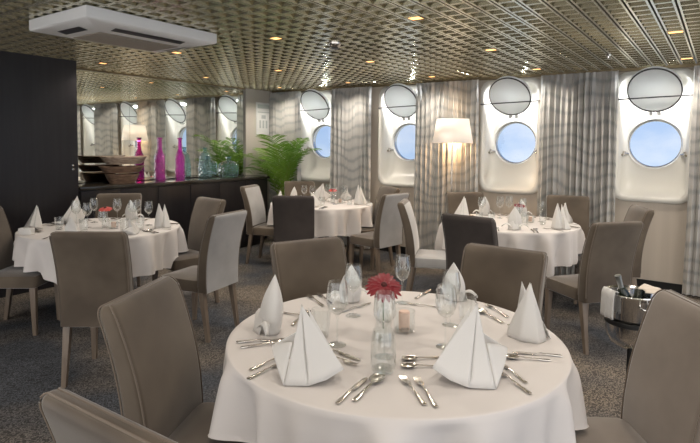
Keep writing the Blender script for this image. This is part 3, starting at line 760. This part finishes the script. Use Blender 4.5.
# ---------------------------------------------------------------- areca palm
t=thing('potted_palm','green areca palm at the end of the black sideboard','plant',(.62,-.42,0))
b=MB(); b.lathe([(0,0),(.13,0),(.17,.30),(.165,.31),(.15,.29),(0,.28)],32); b.build('pot',M['pot'],t,weld=True)
b=MB()
bl=MB(); rnd=random.Random(5)
def frond(az,lean,L,h0,seed):
    r=random.Random(seed); pts=[]; N=16
    for i in range(N+1):
        s=i/N; rad=.03+lean*L*(s**1.6); z=h0+L*(s-(.16+.62*lean)*s**2.8)
        pts.append(Vector((rad*cos(az),rad*sin(az),z)))
    b.tube([(.02*cos(az),.02*sin(az),.28)]+pts,[.007]+[.006*(1-.75*i/N) for i in range(N+1)],6)
    for i in range(4,N+1):
        for half in (0,.5) if i%2 else (0,):
            k=i+half
            if k>N: continue
            i0=int(k); fr=k-i0; p=pts[i0]*(1-fr)+pts[min(N,i0+1)]*fr
            tg=(pts[min(N,i0+1)]-pts[i0-1]).normalized(); side=tg.cross(Vector((0,0,1))).normalized(); nrm=side.cross(tg)
            s=k/N; LL=.30*sin(PI*min(1,(s-.2)*1.15+.08))**.6*r.uniform(.85,1.1)+.04
            for sg in (-1,1):
                d=(side*sg*.85+tg*.75+nrm*r.uniform(.05,.25)).normalized(); w=.0125
                q=[]
                for m_ in range(5):
                    u=m_/4; c0=p+d*LL*u+Vector((0,0,-1))*LL*.28*u*u; ww=w*(sin(PI*min(.97,u*.8+.12)))
                    q.append((c0+tg*ww*.9,c0-tg*ww*.9))
                bl.add([v for pr in q for v in pr],[(2*j,2*j+1,2*j+3,2*j+2) for j in range(4)])
PL=[1.22+.48*((i*3)%7)/7 for i in range(17)]
for i in range(17):
    az=i*2.4+.3; ln=.16+.46*((i*7)%10)/10; frond(az,ln,PL[i],.45+.12*(i%3),i)
def clampv(p):
    x,y,z=p; X,Y=x+.62,y-.42
    X=max(X,.045+.02*abs(sin(40*z))); Y=min(Y,-.185-.01*abs(sin(30*z)))
    if Y<-.605 and X<.54: z=max(z,1.10+.02*abs(sin(50*X)))
    if Y<-1.0: Y=-1.0-.3*(Y+1.0)*-1 if False else max(Y,-1.06)
    return (X-.62,Y+.42,min(z,2.3))
b.v=[clampv(p) for p in b.v]; bl.v=[clampv(p) for p in bl.v]
b.build('palm_stem',M['leafstem'],t); bl.build('palm_leaf',M['leaf'],t,angle=80)

# ---------------------------------------------------------------- ice bucket
p=on_plane(633,293,.80); bx,by=p.x,p.y
t=thing('wine_stand','black and chrome pedestal stand carrying the ice bucket','stand',(bx,by,0))
b=MB(); b.lathe([(0,0),(.15,0),(.155,.01),(.05,.03),(.02,.05),(0,.05)],36); b.build('base',M['chrome'],t,weld=True)
b=MB(); b.lathe([(.018,.04),(.018,.505)],20); b.build('pole',M['black'],t)
b=MB(); b.lathe([(.0,.50),(.06,.50),(.105,.525),(.128,.575),(.135,.635),(.131,.635),(.124,.58),(.10,.535),(.0,.52)],40); b.build('cradle',M['chrome'],t,weld=True)
b=MB(); b.lathe([(.134,.632),(.139,.636),(.139,.655),(.134,.660),(.129,.655),(.129,.636),(.134,.632)],40); b.build('cradle_ring',M['black'],t)
t=thing('ice_bucket','polished steel ice bucket on the stand, right of the near table','bucket',(bx,by,0))
b=MB(); b.lathe([(0,.565),(.088,.565),(.098,.58),(.122,.66),(.134,.79),(.143,.802),(.141,.808),(.128,.798),(.116,.67),(.09,.59),(0,.58)],44); b.build('body',M['chrome'],t,weld=True)
for s in (-1,1):
    b=MB(); b.tube([(s*.130,-.03,.755),(s*.158,-.025,.75),(s*.163,0,.75),(s*.158,.025,.75),(s*.130,.03,.755)],.005,8); b.build('handle',M['chrome'],t).rotation_euler=(0,0,R(cdir+90))
# bottle leaning
t=thing('wine_bottle','dark wine bottle with silver foil neck leaning in the ice bucket','bottle',(bx-.01,by-.01,.66))
t.rotation_euler=(R(6),R(-20),R(cdir))
b=MB(); b.lathe([(0,-.03),(.036,-.03),(.037,-.02),(.037,.13),(.030,.16),(.015,.19)],28); b.build('body',M['winebottle'],t,weld=True)
b=MB(); b.lathe([(.0155,.18),(.0145,.20),(.0145,.245),(.0165,.246),(.0165,.262),(0,.263)],24); b.build('foil_neck',M['foil'],t,weld=True)
# cloths on bucket
def drape(ang0,ang1,name,mt,label,inn,drop,seed):
    b=MB()
    def f(u,v):
        a=R(cdir)+ang0+(ang1-ang0)*u; s=v
        if s<.35: q=s/.35; r=inn+(.150-inn)*q; z=.814+.010*q
        else: q=(s-.35)/.65; r=.150+.010*min(1,q*6)+.004*sin(9*u*PI)*q; z=.822-drop*q
        z+=.004*sin(7*u+3*v)**2
        return (r*cos(a),r*sin(a),z)
    b.grid(f,28,18); o=b.build(name,mt,angle=80,solid=.004); o.location=(bx,by,0); return tag(o,label,'cloth')
drape(R(168),R(208),'service_cloth',M['napkin'],'white cloth hanging over the left side of the ice bucket',.118,.15,1)
drape(R(-48),R(40),'service_napkin',M['beigecloth'],'beige cloth folded over the right rim of the ice bucket',.06,.14,2)

# ---------------------------------------------------------------- air conditioner
x0,x1,y0,y1=2.22,3.02,-4.93,-3.84; zc=CEIL
t=thing('ceiling_air_conditioner','white rectangular ceiling cassette air conditioner with a grey grille','air conditioner',((x0+x1)/2,(y0+y1)/2,zc))
hx,hy=(x1-x0)/2,(y1-y0)/2
def rc(hx,hy,z): return [(-hx,-hy,z),(hx,-hy,z),(hx,hy,z),(-hx,hy,z)]
b=MB(); b.loft([rc(hx,hy,-.002),rc(hx,hy,-.075),rc(hx-.012,hy-.012,-.085),rc(hx-.20,hy-.20,-.118),rc(hx-.21,hy-.21,-.115)]); b.build('casing',M['acwhite'],t,bevel=.003)
b=MB(); b.loft([rc(hx-.215,hy-.215,-.116),rc(hx-.215,hy-.215,-.122),rc(hx-.225,hy-.225,-.124)]); b.build('grille',M['acgrille'],t,smooth=False)
for kx,ky,lx_,ly_ in ((-1,0,0,1),(1,0,0,1),(0,-1,1,0),(0,1,1,0)):
    b=MB()
    sl=.033/.188
    if kx:
        xa,xb=kx*(hx-.08),kx*(hx-.145); za=-.086-(.068)*sl-.002; zb=-.086-.133*sl-.002
        b.add([(xa,-hy+.25,za),(xa,hy-.25,za),(xb,hy-.25,zb),(xb,-hy+.25,zb)],[(0,1,2,3)])
    else:
        ya,yb=ky*(hy-.08),ky*(hy-.145); za=-.086-(.068)*sl-.002; zb=-.086-.133*sl-.002
        b.add([(-hx+.25,ya,za),(hx-.25,ya,za),(hx-.25,yb,zb),(-hx+.25,yb,zb)],[(0,1,2,3)])
    b.build('air_slot',M['acslot'],t,smooth=False)

# ---------------------------------------------------------------- ceiling fittings
def snap(x,y): 
    ix=round((x-gx0)/GS-.5); iy=round((-.02-y)/GS-.5); return gx0+GS*(ix+.5), -.02-GS*(iy+.5)
def downlight(x,y,label,power):
    x,y=snap(x,y)
    t=thing('downlight',label,'light',(x,y,CEIL),0,'recessed amber ceiling downlights')
    b=MB(); s=.052
    b.loft([rc(.058,.058,.001),rc(.058,.058,-.005),rc(s,s,-.005),rc(s-.006,s-.006,.006)],cap=False); b.build('housing',M['slope'],t,smooth=False)
    b=MB(); b.box((-s+.004,-s+.004,.002),(s-.004,s-.004,.004)); b.build('lens',M['lens'],t,smooth=False)
    ld=bpy.data.lights.new('downlight_lamp','SPOT'); ld.energy=power; ld.color=(1,.90,.78); ld.spot_size=R(150); ld.spot_blend=.8; ld.shadow_soft_size=.04
    o=bpy.data.objects.new('downlight_lamp',ld); C.objects.link(o); o.parent=t; o.location=(0,0,-.03)
rows=[-.55,-1.95,-3.42,-4.95,-6.4,-7.9]
cols=[.65,2.0,3.33,4.68,6.05,7.4]
for iy,y in enumerate(rows):
    for ix,x in enumerate(cols):
        if y<-3.6 and x<1: continue
        if iy==3 and ix in (1,2): continue
        if iy==2 and ix==1: pass
        where=['over the window wall','one row out from the window wall','above the near chairs row','above the near table row','behind the near table row','at the back of the room'][iy]
        col=['nearest the mirror','second from the mirror','third from the mirror','fourth from the mirror','fifth from the mirror','sixth from the mirror'][ix]
        downlight(x,y,'square amber downlight %s, %s'%(where,col),36 if iy<3 else 20)
t=thing('smoke_detector','round grey smoke detector on the ceiling grid','detector',(3.63,-3.04,CEIL))
b=MB(); b.lathe([(0,0),(.055,0),(.055,-.02),(.04,-.045),(.02,-.052),(0,-.052)],28); b.build('body',M['steel'],t,weld=True)
b=MB(); b.lathe([(.03,-.046),(.034,-.060),(0,-.064)],20); b.build('sensor',M['acslot'],t)
t=thing('sprinkler','small steel fire sprinkler on the ceiling near the right porthole','sprinkler',(5.5,-1.11,CEIL))
b=MB(); b.lathe([(0,0),(.03,0),(.028,-.008),(.01,-.012),(.008,-.03),(0,-.03)],20); b.build('body',M['chrome'],t,weld=True)
b=MB()
for k in range(8):
    a=k*PI/4; b.T=Matrix.Rotation(a,4,'Z'); b.box((.0,-.004,-.040),(.032,.004,-.037))
b.build('deflector',M['chrome'],t,smooth=False)

# added fill: area lights under the head of each recess, no real fitting
for i,x in enumerate(WX):
    ld=bpy.data.lights.new('recess_fill','AREA'); ld.shape='RECTANGLE'; ld.size=.34; ld.size_y=.05; ld.energy=13; ld.color=(.97,.98,1)
    o=bpy.data.objects.new('recess_fill',ld); C.objects.link(o); o.location=(x,.045,2.375); o.rotation_euler=(R(-30),0,0)

# ---------------------------------------------------------------- world: blue sky seaward, added even white fill light on the open side
wd=bpy.data.worlds.new('world'); bpy.context.scene.world=wd; wd.use_nodes=True
n=wd.node_tree.nodes; l=wd.node_tree.links; bg=n['Background']
tc=n.new('ShaderNodeTexCoord'); sp=n.new('ShaderNodeSeparateXYZ'); l.new(tc.outputs['Generated'],sp.inputs[0])
nz=n.new('ShaderNodeTexNoise'); nz.inputs['Scale'].default_value=5; nz.inputs['Detail'].default_value=6; nz.inputs['Roughness'].default_value=.55
mp=n.new('ShaderNodeMapping'); mp.inputs['Scale'].default_value=(1,1,1.8); mp.inputs['Location'].default_value=(.4,.1,0); l.new(tc.outputs['Generated'],mp.inputs['Vector']); l.new(mp.outputs[0],nz.inputs['Vector'])
cr=n.new('ShaderNodeValToRGB'); cr.color_ramp.elements[0].position=.44; cr.color_ramp.elements[1].position=.66; cr.color_ramp.elements[0].color=(0,0,0,1); cr.color_ramp.elements[1].color=(.7,.7,.7,1); l.new(nz.outputs['Fac'],cr.inputs['Fac'])
gr=n.new('ShaderNodeValToRGB'); e=gr.color_ramp.elements; e[0].position=.44; e[0].color=(.66,.80,.95,1); e[1].position=.60; e[1].color=(.15,.36,.80,1)
mr=n.new('ShaderNodeMath'); mr.operation='MULTIPLY_ADD'; mr.inputs[1].default_value=.5; mr.inputs[2].default_value=.5; l.new(sp.outputs['Z'],mr.inputs[0]); l.new(mr.outputs[0],gr.inputs['Fac'])
m1=n.new('ShaderNodeMixRGB'); l.new(cr.outputs[0],m1.inputs['Fac']); l.new(gr.outputs[0],m1.inputs[1]); m1.inputs[2].default_value=(.95,.97,1,1)
yr=n.new('ShaderNodeMapRange'); yr.inputs['From Min'].default_value=-.05; yr.inputs['From Max'].default_value=.05; yr.inputs['To Min'].default_value=1; yr.inputs['To Max'].default_value=0; l.new(sp.outputs['Y'],yr.inputs['Value'])
m2=n.new('ShaderNodeMixRGB'); l.new(yr.outputs[0],m2.inputs['Fac']); l.new(m1.outputs[0],m2.inputs[1]); m2.inputs[2].default_value=(2.0,1.98,1.98,1)
l.new(m2.outputs[0],bg.inputs['Color']); bg.inputs['Strength'].default_value=.95

sc=bpy.context.scene
sc.view_settings.view_transform='Standard'; sc.view_settings.exposure=.12; sc.view_settings.look='None'
cy=sc.cycles; cy.max_bounces=8; cy.diffuse_bounces=4; cy.glossy_bounces=5; cy.transparent_max_bounces=24; cy.transmission_bounces=4
cy.sample_clamp_indirect=4; cy.use_denoising=True; cy.caustics_reflective=False; cy.caustics_refractive=False
for o in bpy.data.objects:
    if 'used' in o: del o['used']
